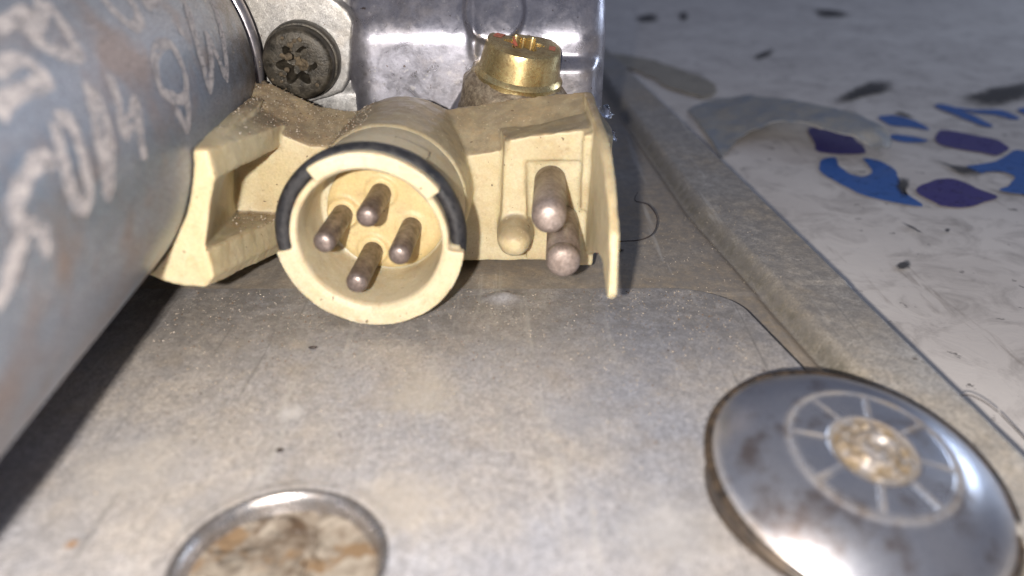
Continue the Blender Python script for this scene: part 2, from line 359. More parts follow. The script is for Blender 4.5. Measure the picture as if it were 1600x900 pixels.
# ---------------------------------------------------------------- the table
TZ = -8.0
V, F = [], []; nx = 90
xs = [-600+1500*i/nx for i in range(nx+1)]; ys = [-300+1600*i/nx for i in range(nx+1)]
for y in ys:
    for x in xs: V.append((x, y, TZ-0.25+.2*mn.noise(Vector((x*.03, y*.03, 0)))))
F = [(j*(nx+1)+i, j*(nx+1)+i+1, (j+1)*(nx+1)+i+1, (j+1)*(nx+1)+i) for j in range(nx) for i in range(nx)]
table = lab(link('table_surface', V, F, 'table', org=(0, 100, TZ)), 'dirty white vinyl covered table top with blue and violet print', kind='structure')
LOGO = {'purple': [[(76.53, 196.4), (73.99, 185.52), (72.38, 176.03), (82.54, 175.65), (84.24, 184.15), (84.86, 189.74), (82.79, 197.16)], [(110.22, 194.88), (103.51, 183.07), (111.44, 174.78), (113.68, 174.78), (118.23, 179.49), (119.33, 184.83), (117.71, 188.32)], [(82.37, 149.9), (86.53, 153.81), (90.26, 156.66), (94.1, 156.86), (95.57, 151.35), (96.95, 146.16), (92.37, 143.0), (87.55, 140.39), (84.36, 140.82), (83.04, 142.56)]], 'blue': [[(68.21, 165.52), (70.92, 170.4), (74.05, 171.96), (72.98, 166.66), (72.97, 161.09), (74.12, 158.74), (75.84, 158.74), (78.01, 161.09), (79.49, 165.52), (80.61, 171.35), (83.27, 168.98), (84.15, 164.39), (82.67, 157.9), (80.57, 152.82), (79.78, 147.08), (79.79, 140.99), (74.97, 143.45), (70.77, 147.08), (69.11, 152.82), (67.38, 160.02)], [(99.41, 208.11), (102.75, 209.81), (104.71, 209.29), (107.62, 204.29), (107.31, 195.64), (103.84, 197.93), (99.33, 199.96)], [(95.29, 190.9), (98.39, 190.46), (102.38, 186.21), (97.37, 183.88), (94.03, 186.91)], [(120.84, 220.92), (125.15, 221.29), (126.11, 210.15), (125.21, 199.02), (122.8, 199.96), (121.29, 211.88)], [(124.93, 219.06), (130.28, 216.31), (136.71, 215.77), (137.32, 207.6), (134.53, 205.77), (132.43, 210.49), (128.38, 212.75)], [(142.49, 217.22), (149.01, 219.06), (147.16, 214.52), (141.51, 211.01)], [(101.01, 165.52), (106.21, 167.23), (110.72, 170.16), (114.98, 173.79), (118.97, 177.81), (120.91, 175.03), (122.36, 167.81), (108.22, 145.24), (103.21, 147.54), (99.48, 150.09), (102.72, 152.33), (105.61, 155.33), (107.57, 158.43), (107.27, 161.53), (104.03, 161.96), (101.47, 161.09)]], 'dark': [[(94.27, 227.66), (99.55, 234.79), (108.72, 245.68), (116.12, 253.86), (121.83, 255.07), (121.56, 247.97), (116.39, 239.04), (108.79, 233.74), (101.95, 228.66), (95.32, 222.43)], [(132.72, 230.67), (141.28, 236.89), (151.0, 245.68), (158.36, 247.97), (170.77, 255.07), (160.76, 236.89), (146.86, 224.73), (136.29, 219.06), (131.63, 220.54)], [(105.36, 212.75), (108.12, 213.99), (109.08, 209.29), (108.39, 205.93), (106.36, 208.11)], [(95.94, 168.98), (97.53, 167.81), (100.71, 164.95), (102.11, 161.63), (98.66, 158.43), (96.47, 159.48), (96.53, 164.39)], [(81.24, 155.84), (83.36, 157.9), (84.18, 156.35), (81.95, 151.84), (79.23, 148.01), (79.35, 146.16), (78.17, 147.08), (79.31, 151.84)]]}
SMUDGE = [[(61.13, 401.51), (71.72, 412.21), (69.65, 386.39), (60.4, 381.59)], [(84.58, 412.21), (89.48, 417.77), (84.88, 391.31), (80.32, 386.39)], [(91.26, 298.37), (101.17, 310.89), (98.9, 301.41), (89.89, 289.58)], [(159.35, 429.31), (169.72, 423.46), (167.36, 401.51), (151.49, 398.4)], [(62.48, 113.95), (65.21, 115.67), (64.5, 113.05), (62.22, 112.27)], [(71.49, 131.86), (72.45, 131.57), (73.2, 127.92), (72.67, 127.38)], [(78.02, 129.03), (78.97, 129.31), (78.27, 127.92), (77.5, 127.65)]]
def flat(name, poly, m, z, parent, wob=0.0, th=.05):
    P = spline([(x, y, 0) for x, y in poly], 5, True) if wob else [Vector((x, y, 0)) for x, y in poly]
    if wob: P = [p+Vector((mn.noise(p*.25), mn.noise(p*.25+Vector((9, 0, 0))), 0))*wob for p in P]
    A = [(p.x, p.y, z) for p in P]; B = [(p.x, p.y, z-th) for p in P]
    return link(name, *loft(A, B), m, parent, smooth=False)
for k in ('purple', 'blue'):
    for i, p in enumerate(LOGO[k]):
        flat('printed_shape', p, k, TZ+.06+.004*i, table, wob=.5)
for i, p in enumerate(LOGO['dark']+SMUDGE):
    P = spline([(x, y, 0) for x, y in p], 5, True); c = sum(P, Vector())/len(P); V, F, A = [], [], []
    for j in range(7):
        for q in P: w = c.lerp(q, 1.25*j/6); V.append((w.x, w.y, TZ+.14+.004*i)); A.append(1-j/6)
    m_ = len(P); F = [(j*m_+k, j*m_+(k+1) % m_, (j+1)*m_+(k+1) % m_, (j+1)*m_+k) for j in range(6) for k in range(m_)]
    link('oil_smudge', V, F, 'smudge', table, attrs={'soft': A})

PEEL = [[(49.42, 216.42, -7.8), (57.59, 224.91, -7.3), (64.64, 224.09, -6.0), (71.43, 216.52, -4.6), (77.0, 207.01, -3.4), (81.65, 196.82, -2.6), (85.91, 189.13, -2.6), (88.16, 181.9, -3.2), (87.89, 175.76, -4.4), (85.12, 171.14, -5.6)], [(47.95, 170.96, -7.8), (51.36, 177.81, -7.3), (55.58, 182.99, -6.0), (61.18, 187.07, -4.6), (64.99, 187.33, -3.4), (68.94, 183.13, -2.6), (73.02, 177.45, -2.6), (77.22, 172.62, -3.2), (80.91, 172.13, -4.4), (82.4, 169.17, -5.6)]]
U, L_ = spline(PEEL[0], 4), spline(PEEL[1], 4)
V, F = [], []; nk = 8
for side in (0, 1):
    for a, b in zip(U, L_):
        for k in range(nk+1):
            t = k/nk; p = a.lerp(b, t); p = p+Vector((mn.noise(p*.35), mn.noise(p*.4+Vector((7, 0, 0))), 0))*(.9*abs(2*t-1))+Vector((0, 0, .5*sin(pi*t)-.35*side+.7*mn.noise(p*.22)))
            V.append(tuple(p))
nu = len(U); st_ = nk+1
for side in (0, 1):
    o_ = side*nu*st_
    F += [(o_+i*st_+k, o_+i*st_+k+1, o_+(i+1)*st_+k+1, o_+(i+1)*st_+k) for i in range(nu-1) for k in range(nk)]
for i in range(nu-1):
    for k in (0, nk): F.append((i*st_+k, (i+1)*st_+k, nu*st_+(i+1)*st_+k, nu*st_+i*st_+k))
for i in (0, nu-1):
    for k in range(nk): F.append((i*st_+k, i*st_+k+1, nu*st_+i*st_+k+1, nu*st_+i*st_+k))
lab(link('peeled_strip', V, F, 'peel', sharp=50), 'grey blue vinyl strip curling up off the white table beside the print', 'vinyl strip')
lab(flat('tape_piece', [(34.76, 298.06), (44.0, 295.48), (52.61, 283.16), (59.28, 265.3), (63.03, 253.19), (63.1, 242.05), (58.41, 230.12), (53.78, 233.42), (49.61, 242.05), (44.63, 261.15), (37.46, 280.81)], 'tape', TZ+.45, None, wob=2.2, th=.25), 'flat brownish piece of tape stuck to the table behind the metal flange', 'tape')

# ---------------------------------------------------------------- the wiper motor
motor = bpy.data.objects.new('wiper_motor', None); S.collection.objects.link(motor)
motor.location = (0, .095, 0)
lab(motor, 'used metal wiper motor with cream plug socket and grey gearbox cover', 'wiper motor')

# dish, dent and outline of the gearbox cover
DC = (-17.9, 43.2); DR = 8.4
def cover_z(x, y):
    z = .12*mn.noise(Vector((x*.05, y*.05, 3)))
    d = sqrt((x-DC[0])**2+(y-DC[1])**2)
    z += .25*sstep(DR+1.6, DR+.2, d) - 2.6*sstep(DR, DR-1.9, d)
    z += .95*math.exp(-((x+1.0)/2.0)**2-((y-87.4)/1.1)**2)
    z -= .35*math.exp(-((x-4.0)/2.5)**2-((y-40)/9)**2)*.3
    return z
def cover_edge(y):   # right edge, with the rounded far corner
    e = 31.8-(y-70.4)*.196
    if y > 84:
        t = min(1, (y-84)/6.15); e -= 7.5*(1-sqrt(max(0, 1-t*t)))
    return e
ysr = [18+.5*i for i in range(124)]+[80+.33*i for i in range(31)]
ysr = sorted(set([y for y in ysr if y < 90.0]+[89.95, 90.05, 90.12]))
V, F = [], []; nxg = 250
for y in ysr:
    e = cover_edge(y)
    for i in range(nxg+1):
        x = -60+(e+60)*i/nxg; V.append((x, y, cover_z(x, y)))
    V.append((e+.06, y, cover_z(e, y)-.12)); V.append((e+.06, y, -1.0))
w_ = nxg+3
F = [(j*w_+i, j*w_+i+1, (j+1)*w_+i+1, (j+1)*w_+i) for j in range(len(ysr)-1) for i in range(w_-1)]
b0_ = len(V); yl = ysr[-1]
for i in range(w_): v = V[(len(ysr)-1)*w_+i]; V.append((v[0], v[1]+.05, v[2]-.6))
F += [((len(ysr)-1)*w_+i, (len(ysr)-1)*w_+i+1, b0_+i+1, b0_+i) for i in range(w_-1)]
gp_ = [(cover_edge(y)+.14, y, -.16) for y in [40+1.5*i for i in range(29)]+[83.5+.3*i for i in range(22)]+[89.95]]  # added dark tube, stands in for the shade in the cover seam
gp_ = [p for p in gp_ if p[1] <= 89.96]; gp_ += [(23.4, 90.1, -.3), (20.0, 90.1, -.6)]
lab(link('seam_shade_tube', *tube(gp_, .17, 6), 'ring', motor), 'thin black tube added as the shaded seam along the cover edge')
cover = lab(link('gearbox_cover', V, F, 'plate', motor, org=(0, 60, 0), sharp=25), 'flat grey zinc cover sheet with a round dish')

def edge_x(y): return 46.7-(y-56)*.0747
def groove_x(y): return 32.6-(y-88.5)*.125 if y < 118 else 28.9-(y-118)*.05
def flange_z(x, y):
    g = groove_x(y); e = edge_x(y)
    z = -.16-.4*sstep(8, 22, x)
    if y < 89.9: z = -1.2 if x < 20 else -.75
    if y < 90 and x < 26: z = -4.5
    z -= .7*math.exp(-((x-g-.3)/.8)**2)
    z += 1.75*sstep(g+.3, g+2.6, x)
    z -= .8*sstep(e-1.3, e, x)**2
    return z+.08*mn.noise(Vector((x*.2, y*.2, 9)))
ysf = [18+1.0*i for i in range(70)]+[88+.5*i for i in range(64)]+[120+4*i for i in range(36)]
V, F = [], []; nxg = 200; D, D2 = [], []
for y in ysf:
    e = edge_x(y)
    for i in range(nxg+1):
        t = i/nxg; x = -60+80*(t/.35) if t < .35 else 20+(e-20)*((t-.35)/.65)
        V.append((x, y, flange_z(x, y))); g = groove_x(y)
        D.append(math.exp(-((x-g-1.0)/1.1)**2)); D2.append(sstep(g+.6, g-.6, x))  # groove mask carries dirt and painted shade; second mask is the oily film
    D += [0]*4; D2 += [0]*4
    V.append((e+.3, y, -3.2)); V.append((e+.3, y, -4.2)); V.append((e-1.5, y, -4.4)); V.append((e-1.5, y, -8.3))
w_ = nxg+5
F = [(j*w_+i, j*w_+i+1, (j+1)*w_+i+1, (j+1)*w_+i) for j in range(len(ysf)-1) for i in range(w_-1)]
lab(link('gearbox_flange', V, F, 'flange', motor, org=(20, 100, 0), attrs={'dirt': D, 'film': D2}), 'brown stained aluminium rim with a groove along its outer edge')

# round dish in the cover: bright rolled rim and a filthy floor
V, F = [], []; nr_ = 40; ns_ = 96
for i in range(nr_+1):
    r = 7.35*i/nr_
    for k in range(ns_):
        a = 2*pi*k/ns_; p = Vector((cos(a)*r, sin(a)*r, 0))
        z = -1.5+.3*mn.noise(p*.35)+.06*mn.noise(p*1.6)
        z -= .5*math.exp(-(abs(p.x-1.6+.3*sin(p.y*1.3))/.16)**2)*(1 if p.y > 0 else .4)
        z += .25*sstep(5.2, 6.8, r)
        V.append((DC[0]+p.x, DC[1]+p.y, z))
F = [(i*ns_+k, i*ns_+(k+1) % ns_, (i+1)*ns_+(k+1) % ns_, (i+1)*ns_+k) for i in range(nr_) for k in range(ns_)]
plug = lab(link('dished_plug', V, F, 'plug', motor), 'brown and black oily disc sunk in the round dish')
V, F = [], []
prof = [(8.35, .30), (8.1, .38), (7.8, .25), (7.5, -.5), (7.25, -1.3), (7.1, -2.3)]
for r, z in prof:
    for k in range(128):
        a = 2*pi*k/128; V.append((DC[0]+cos(a)*r*(1+.004*sin(5*a)), DC[1]+sin(a)*r, z))
F = [(i*128+k, i*128+(k+1) % 128, (i+1)*128+(k+1) % 128, (i+1)*128+k) for i in range(len(prof)-1) for k in range(128)]
lab(link('dish_rim', V, F, 'hole_rim', motor), 'bright worn rim of the round dish')
for pts, r in (([(-16.6, 48.3, -1.7), (-16.7, 46.5, -1.75), (-16.5, 44.8, -1.7), (-16.3, 43.2, -1.7), (-15.9, 41.5, -1.7)], .09), ([(-16.2, 43.3, -1.7), (-15.2, 43.5, -1.7), (-14.6, 43.1, -1.7)], .12)):
    put(link('hair_strand', *tube(spline(pts, 5), r), 'hair'), plug)

# domed cap, tilted a little towards the viewer and the right
CN = Vector((.1, -.174, 1)).normalized(); CC = Vector((29.0, 50.5, 2.6)); KS = 1.032
cu = Vector((0, 1, 0)).cross(CN).normalized(); cu = -cu if cu.x < 0 else cu; cw = CN.cross(cu)
def cap_h(r, a):
    pts = [(0, 3.25), (2.6, 3.25), (6.7, 2.95), (7.6, 2.72), (8.6, 2.32), (9.6, 1.78), (10.5, 1.2), (11.3, .6), (11.9, .05)]
    for (r0, h0), (r1, h1) in zip(pts, pts[1:]):
        if r <= r1: t = (r-r0)/(r1-r0); h = h0+(h1-h0)*t; break
    else: h = .15
    return h
V, F, D = [], [], []; NR, NS = 150, 360
lx = [cap_h(11.9*i/NR, 0) for i in range(NR+1)]
for _ in range(40): lx = [lx[0]]+[(lx[i-1]+2*lx[i]+lx[i+1])/4 for i in range(1, NR)]+[lx[-1]]
for i in range(NR+1):
    r = 11.9*i/NR
    for k in range(NS):
        a = 2*pi*k/NS; h = lx[i]; d = 0
        ring = math.exp(-((r-6.65)/.28)**2); h += .14*ring; d = max(d, (.55+.5*mn.noise(Vector((cos(a)*3, sin(a)*3, 7))))*math.exp(-((r-6.5)/.3)**2))
        ph = (a/(2*pi)*8+.3) % 1.0; g = min(ph, 1-ph)*2*pi*r/8
        if 3.4 < r < 6.3:
            inn = sstep(.07, .28, g)*sstep(3.4, 3.75, r)*sstep(6.3, 5.95, r)
            h += .08*inn*(1+.5*mn.noise(Vector((cos(a)*3, sin(a)*3, 2)))); edge_ = math.exp(-((g-.17)/.12)**2)*sstep(3.4, 3.8, r)*sstep(6.5, 6.1, r); d = max(d, .6*edge_*(1+mn.noise(Vector((cos(a)*4, sin(a)*4, r*.6)))))
        h -= .22*math.exp(-((r-3.1)/.32)**2)
        if r < 3.0:
            h += .5*sstep(2.0, 1.5, r)-.35*sstep(1.0, .3, r)+.16*sin(a+r*5)*sstep(.2, .8, r)
            h += .20*mn.noise(Vector((cos(a)*r*1.4, sin(a)*r*1.4, 5)))
            d = max(d, .8+.2*sstep(1.3, 2.0, r))
        if 3.0 <= r < 3.5: d = max(d, .8)
        d = max(d, .5*sstep(11.2, 11.9, r))
        q = CC+(CN*h+(cu*cos(a)+cw*sin(a))*r)*KS; V.append(tuple(q)); D.append(d)
F = [(i*NS+k, i*NS+(k+1) % NS, (i+1)*NS+(k+1) % NS, (i+1)*NS+k) for i in range(NR) for k in range(NS)]
cap = lab(link('domed_cap', V, F, 'cap', motor, attrs={'dirt': D}), 'shiny domed metal cap embossed with a ring of segments')
V, F = lathe([(.0, 12.1), (.25, 12.4), (.15, 12.75), (-.2, 12.95), (-.6, 12.8), (-1.0, 12.2), (-2.5, 11.9), (-6.0, 11.9)], tuple(CC), tuple(CN), 160, wob=.003)
link('cap_skirt', V, [f for f in F if len(f) == 4], 'skirt', cap)

# ---- motor can at the left
CD = Vector((-.0647, .998, 0)).normalized(); CE = Vector((.998, .0647, 0)); CX, CZ = -48.0, 25.5
def canp(d, a, r): return CD*d+CE*(CX+r*cos(a))+Vector((0, 0, CZ+r*sin(a)))
prof = [(26, 0), (26, 12), (26.6, 17), (28.5, 19.6), (32, 20.8), (36, 21.0)]+[(36+3.5*i, 21.0) for i in range(1, 20)]+[(104.5, 20.95), (107, 20.6), (109, 19.9), (110, 19.2), (112, 19.2)]
V, F = [], []; seg = 180
for d, r in prof:
    for k in range(seg):
        a = 2*pi*k/seg; rr = r+.05*mn.noise(Vector((cos(a)*3, sin(a)*3, d*.08))) if r else 0
        V.append(tuple(canp(d, a, rr)))
F = [(i*seg+k, i*seg+(k+1) % seg, (i+1)*seg+(k+1) % seg, (i+1)*seg+k) for i in range(len(prof)-1) for k in range(seg)]
can = lab(link('motor_can', V, F, 'can', motor), 'grey steel cylinder with pale hand written marks')
V, F = [], []
pr = [(110.4, 19.0), (110.2, 19.9), (110.6, 20.6), (111.4, 20.8), (112.2, 20.5), (112.6, 19.8), (113.2, 19.0)]
for d, r in pr:
    for k in range(seg): V.append(tuple(canp(d, 2*pi*k/seg, r)))
F = [(i*seg+k, i*seg+(k+1) % seg, (i+1)*seg+(k+1) % seg, (i+1)*seg+k) for i in range(len(pr)-1) for k in range(seg)]
lab(link('rolled_rim', V, F, 'cast', can), 'bright rolled rim at the far end')
STROKES = {'m': [(90.68, 27.7), (88.52, 22.7), (86.52, 14.5), (85.65, 4.9), (89.05, 11.2), (91.22, 17.6), (91.51, 11.5), (92.47, 4.6), (95.36, 13.3), (97.36, 20.1), (98.91, 26.1)], 'dot': [(84.25, 23.2), (84.95, 22.0)], 'nine': [(80.52, 20.6), (78.07, 21.5), (75.41, 19.8), (73.94, 16.6), (73.34, 12.6), (74.82, 9.5), (77.52, 7.3), (79.56, 9.7), (80.42, 13.9), (80.55, 18.1), (80.49, 21.4)], 'tail': [(74.82, 6.4), (75.61, 3.2), (76.44, -0.2), (77.82, 3.4), (78.95, 8.2)], 'v': [(73.67, 36.1), (73.75, 32.4), (74.63, 27.9), (77.09, 28.6), (78.11, 32.0), (78.35, 34.9)], 'hook': [(80.38, 31.1), (83.39, 32.0), (85.1, 32.9)], 'd': [(64.74, 38.8), (64.59, 35.9), (63.91, 31.6), (63.08, 27.1), (61.06, 27.9), (59.95, 30.2), (59.35, 32.6), (61.87, 35.5), (64.74, 38.8)], 'slash': [(56.2, 36.7), (58.99, 36.8), (61.68, 38.0), (59.73, 35.3), (59.04, 32.9)], 'two': [(52.11, 29.4), (54.68, 30.2), (55.92, 29.9), (56.52, 27.7), (56.61, 24.9), (54.8, 24.9), (52.88, 25.2), (50.88, 24.6), (49.36, 23.2)], 'o': [(54.97, 18.3), (56.39, 17.3), (56.11, 13.9), (55.46, 8.8), (54.68, 3.9), (53.43, 2.0), (52.42, 4.4), (52.81, 9.8), (53.68, 14.5), (54.43, 17.6)], 'a': [(61.52, 21.3), (59.36, 13.5), (58.01, 6.5), (57.24, 1.0), (58.93, 4.2), (60.3, 9.1), (61.3, 15.0), (61.62, 19.9)], 'bar': [(58.06, 9.4), (60.24, 8.3)], 'i': [(65.42, 20.4), (64.13, 14.6), (62.98, 8.8), (65.59, 11.2), (67.57, 13.4), (66.02, 7.7), (65.03, 1.2)], 'c': [(51.48, 11.1), (51.42, 13.4), (49.93, 13.8), (48.06, 12.4), (46.31, 10.4), (45.4, 8.0), (45.92, 5.9), (47.3, 4.9)], 'l': [(45.52, 4.5), (43.85, 2.8), (41.99, -0.2), (40.64, -1.3)], 'q': [(47.72, 4.5), (47.74, 1.9), (46.6, 0.3)]}
def stroke(pts, wd, closed):
    P = spline([(d, radians(a)*21.0, 0) for d, a in pts], 7, False)
    V, F = [], []; hs = []
    for i, p in enumerate(P):
        t = (P[min(i+1, len(P)-1)]-P[max(i-1, 0)]); t.normalize() if t.length else None
        nn = Vector((-t.y, t.x, 0)); w = wd*(1+.35*mn.noise(p*1.3))*(.75 if i in (0, len(P)-1) else 1)
        for s in (-1, -.33, .33, 1):
            q = p+nn*w*s+Vector((mn.noise(p*2+Vector((s, 0, 0))), mn.noise(p*2.3+Vector((0, s, 5))), 0))*.08
            V.append(tuple(canp(q.x, q.y/21.0, 21.0+.075)))
    F = [(i*4+k, i*4+k+1, (i+1)*4+k+1, (i+1)*4+k) for i in range(len(P)-1) for k in range(3)]
    return V, F
for k, pts in STROKES.items():
    if len(pts) > 1: link('handwritten_stroke', *stroke(pts, .60 if k in ('m', 'nine', 'v', 'hook', 'tail', 'dot') else .64, False), 'ink', can)

# ---- gearbox casting behind the connector
V, F = [], []
X0, X1, YF, YB, R0 = -24.2, 13.6, 113.0, 150.0, 4.2
path = []
for i in range(20): path.append((X0, YB-(YB-YF-R0)*i/20))
for i in range(14): a = pi+pi/2*i/14; path.append((X0+R0+R0*cos(a), YF+R0+R0*sin(a)))
for i in range(140): path.append((X0+R0+(X1-X0-2*R0)*i/140, YF))
for i in range(14): a = 1.5*pi+pi/2*i/14; path.append((X1-R0+R0*cos(a), YF+R0+R0*sin(a)))
for i in range(20): path.append((X1, YF+R0+(YB-YF-R0)*i/20))
zs = [-1+.45*i for i in range(130)]
for z in zs:
    for x, y in path:
        dy = 0
        if y < 120:
            dy += 5.0*sstep(27.0, 38, z)                                       # face leans back above
            xl = -8.9+(z-17.2)*.62                                             # low ramp under the screw
            dy -= 2.0*sstep(xl-.4, xl+.4, x)*sstep(25.5, 23.6, z)*sstep(13.6, 11, x)
            d = sqrt((x+2.5)**2+(z-31.5)**2); dy -= 1.3*sstep(4.6, 3.9, d)
            dy -= .5*math.exp(-((x+5.4)/.7)**2)*sstep(24, 27, z)
            dy += .35*math.exp(-((x-4.5)/2.0)**2)*sstep(25, 28, z)
            dy += .3*mn.noise(Vector((x*.07, z*.07, 1)))
        V.append((x, y+dy, z))
w_ = len(path)
F = [(j*w_+i, j*w_+i+1, (j+1)*w_+i+1, (j+1)*w_+i) for j in range(len(zs)-1) for i in range(w_-1)]
F.append(tuple((len(zs)-1)*w_+i for i in range(w_)))
lab(link('gearbox_casting', V, F, 'cast', motor), 'bright die cast aluminium block')
remesh('casting_wall', [box(-70, -23.0, 115.5, 150, -.5, 60), box(-30, -22, 114.2, 116, 0, 20.2)], 'bracket', motor, .8, 3, .1)
tabp = [(-44, 15), (-26.2, 19.9), (-24.6, 20.5), (-23.6, 22.0), (-23.0, 24.5), (-22.5, 28), (-22.1, 30.2), (-22.7, 31.6), (-24.0, 32.8), (-25.6, 34), (-29, 37.5), (-44, 41)]
remesh('bracket_tab', [prism_y(tabp, 112.4, 115.9)], 'bracket', motor, .25, 4, .05)

# black socket bolt facing the viewer
BO = Vector((-29.6, 108.6, 25.0)); BA = Vector((.03, 1, .05)).normalized()
bolt = lab(link('socket_bolt', *lathe([(.9, 2.4), (.25, 2.75), (.0, 3.4), (0, 4.35), (.35, 4.75), (2.2, 4.85), (3.6, 4.9)], tuple(BO), tuple(BA), 96, wob=.006), 'black', motor), 'oily black round headed bolt')
bolt.data.polygons[0].use_smooth = True
# star recess: six lobes
V, F = [], []; ns_ = 96
prof = [(.02, 1.35), (.5, 1.22), (1.6, 1.1), (2.2, .9), (2.3, .0)]
u_ = BA.cross(Vector((0, 0, 1))).normalized(); w2 = u_.cross(BA)
for s, k_ in prof:
    for k in range(ns_):
        a = 2*pi*k/ns_; r = (1.75+.42*cos(6*a))*k_; V.append(tuple(BO+BA*s+(u_*cos(a)+w2*sin(a))*r))
star = [(i*ns_+k, i*ns_+(k+1) % ns_, (i+1)*ns_+(k+1) % ns_, (i+1)*ns_+k) for i in range(len(prof)-1) for k in range(ns_)]
# face of the head with the star cut through it
me_o = bolt
bpy.data.objects.remove(bolt)
V2 = list(V); F2 = list(star); base = len(V2)
rows = [(0.0, 2.9), (0.0, 4.2), (.18, 4.6), (.5, 4.85), (2.0, 4.95), (2.05, 5.2), (2.6, 5.35), (3.8, 5.35)]
for s, r in rows:
    for k in range(ns_):
        a = 2*pi*k/ns_; rr = r*(1+.012*mn.noise(Vector((cos(a)*2.5, sin(a)*2.5, s)))); V2.append(tuple(BO+BA*s+(u_*cos(a)+w2*sin(a))*rr))
for k in range(ns_): F2.append((k, (k+1) % ns_, base+(k+1) % ns_, base+k))
F2 += [(base+i*ns_+k, base+i*ns_+(k+1) % ns_, base+(i+1)*ns_+(k+1) % ns_, base+(i+1)*ns_+k) for i in range(len(rows)-1) for k in range(ns_)]
bolt = lab(link('socket_bolt', V2, F2, 'black', motor, sharp=40), 'oily black round headed bolt with a star recess')

gp = []
for i in range(30):
    a = random.uniform(0, 2*pi); q = random.choice((random.uniform(.2, 1.6), random.uniform(1.8, 4.6)))
    c_ = BO+BA*(1.7 if q < 1.5 else -.02)+(u_*cos(a)+w2*sin(a))*q; rr = random.uniform(.15, .5)
    gp.append(lathe([(-rr*.5, 0), (-rr*.3, rr*.8), (rr*.2, rr), (rr*.6, 0)], tuple(c_), tuple(-BA), 9))
c_ = BO+BA*1.5
gp.append(lathe([(.3, 0), (.4, .6), (.6, .9), (1.0, 1.0), (1.0, 0)], tuple(c_+Vector((.3, 0, -.5))), tuple(BA), 14))
put(remesh('caked_dirt', gp, 'grime', None, .12, 1, .3), bolt)
# yellow zinc plated screw, axis nearly upright
SO = Vector((1.7, 110.2, 27.7)); SA = Vector((.17, -.20, 1)).normalized()
screw_body = [(-11, 6.9), (-5.9, 6.9), (-5.6, 6.75), (-5.3, 6.35), (-4.7, 6.2), (-4.4, 6.25), (-4.1, 6.05), (-3.8, 5.75), (-1.4, 5.4), (-.5, 5.25), (-.12, 5.1), (0, 4.85)]
u_ = Vector((1, 0, 0)) - SA*SA.x; u_.normalize(); w2 = SA.cross(u_)
V, F = [], []; ns_ = 120
lob = lambda a: 2.35+.5*cos(6*a)
rows = [(s, r, 0) for s, r in screw_body]+[(0.0, 3.3, 0), (0.0, 1.0, 1), (-.25, .97, 1), (-2.4, .9, 1), (-2.5, 0, 1)]
for s, r, st2 in rows:
    for k in range(ns_):
        a = 2*pi*k/ns_; rr = lob(a)*r if st2 else r; V.append(tuple(SO+SA*s+(u_*cos(a)+w2*sin(a))*rr))
F = [(i*ns_+k, i*ns_+(k+1) % ns_, (i+1)*ns_+(k+1) % ns_, (i+1)*ns_+k) for i in range(len(rows)-1) for k in range(ns_)]
screw = lab(link('flanged_screw', V, F, 'brass', motor, sharp=35), 'golden zinc plated screw with a star recess and red paint')
for a0, a1, r0, r1 in ((2.3, 3.0, 3.2, 4.4), (6.0, 6.4, 3.5, 4.4), (2.2, 2.9, 1.2, 2.5)):
    V, F = [], []
    for i in range(13):
        a = a0+(a1-a0)*i/12
        for j in range(5):
            r = r0+(r1-r0)*j/4*(1+.12*mn.noise(Vector((a*3, j, a0)))); s = .03+.05*sin(pi*i/12)
            if r1 < 2.6: s = -.9+j*.2
            V.append(tuple(SO+SA*s+(u_*cos(a)+w2*sin(a))*r))
    F = [(i*5+j, i*5+j+1, (i+1)*5+j+1, (i+1)*5+j) for i in range(12) for j in range(4)]
    link('paint_fleck', V, F, 'paint', screw)
# grimy spur of casting to the left of the screw
remesh('screw_boss', [lathe([(-14, 8.2), (-6.2, 7.6), (-5.4, 6.9), (-4.8, 6.2), (-4.6, 1)], tuple(SO), tuple(SA), 60),
                      loft([(-5.6, 110.5, 24.6), (-1, 109, 25), (0, 113, 25), (-5.4, 114, 25)], [(-8.6, 110, 16), (0, 107, 16), (0, 113, 16), (-9, 114, 16)])], 'brass_dark', motor, .3, 3, .25)

# ---- cream connector
conn = bpy.data.objects.new('connector', None); S.collection.objects.link(conn)
conn.location = (-.010, .100, .010); put(conn, motor)
conn['label'] = 'cream plastic plug socket, dusty on top'
def canr(d_y, a, r=21.15):
    p = canp(1, a, r)-CD; t = (d_y-p.y)/CD.y; q = p+CD*t; return (q.x, q.y, q.z)
pieces = []
# wing along the can: near section at y=75, far section at y=100
def sect(y, inner, a_top, a_bot):
    arc = [canr(y, radians(a_top+(a_bot-a_top)*i/12)) for i in range(13)]
    return arc+[(x, y, z) for x, z in inner]
A = sect(75, [(-36.6, 8.2), (-33.6, 7.8), (-32.4, 9.2), (-32.5, 12.5), (-31.3, 16.8), (-30.3, 20.1), (-30.6, 23.2)], -7, -50)
B = sect(100, [(-40, 3.0), (-38, 3.0), (-37.5, 5), (-37.4, 9.5), (-36.6, 15.0), (-33.6, 20.0), (-32.0, 22.4)], -7, -60)
pieces.append(loft(A, B))
pieces.append(loft([(-31.9, 75, 20.1), (-30.2, 75, 20.1), (-30.4, 75, 23.3), (-31.9, 75, 23.3)], [(-36, 99, 17.2), (-29.5, 97.0, 17.0), (-29.0, 99, 19.6), (-35, 99, 22.9)]))
pieces.append(loft([(-36.5, 75, 8.3), (-33.3, 75, 7.8), (-32.2, 75, 9.2), (-32.4, 75, 12.4), (-35, 75, 12.6)], [(-40, 99.5, 2.6), (-30.2, 98, 2.6), (-29.6, 98, 4.2), (-30.0, 99.5, 7.2), (-38, 99.5, 7.6)]))
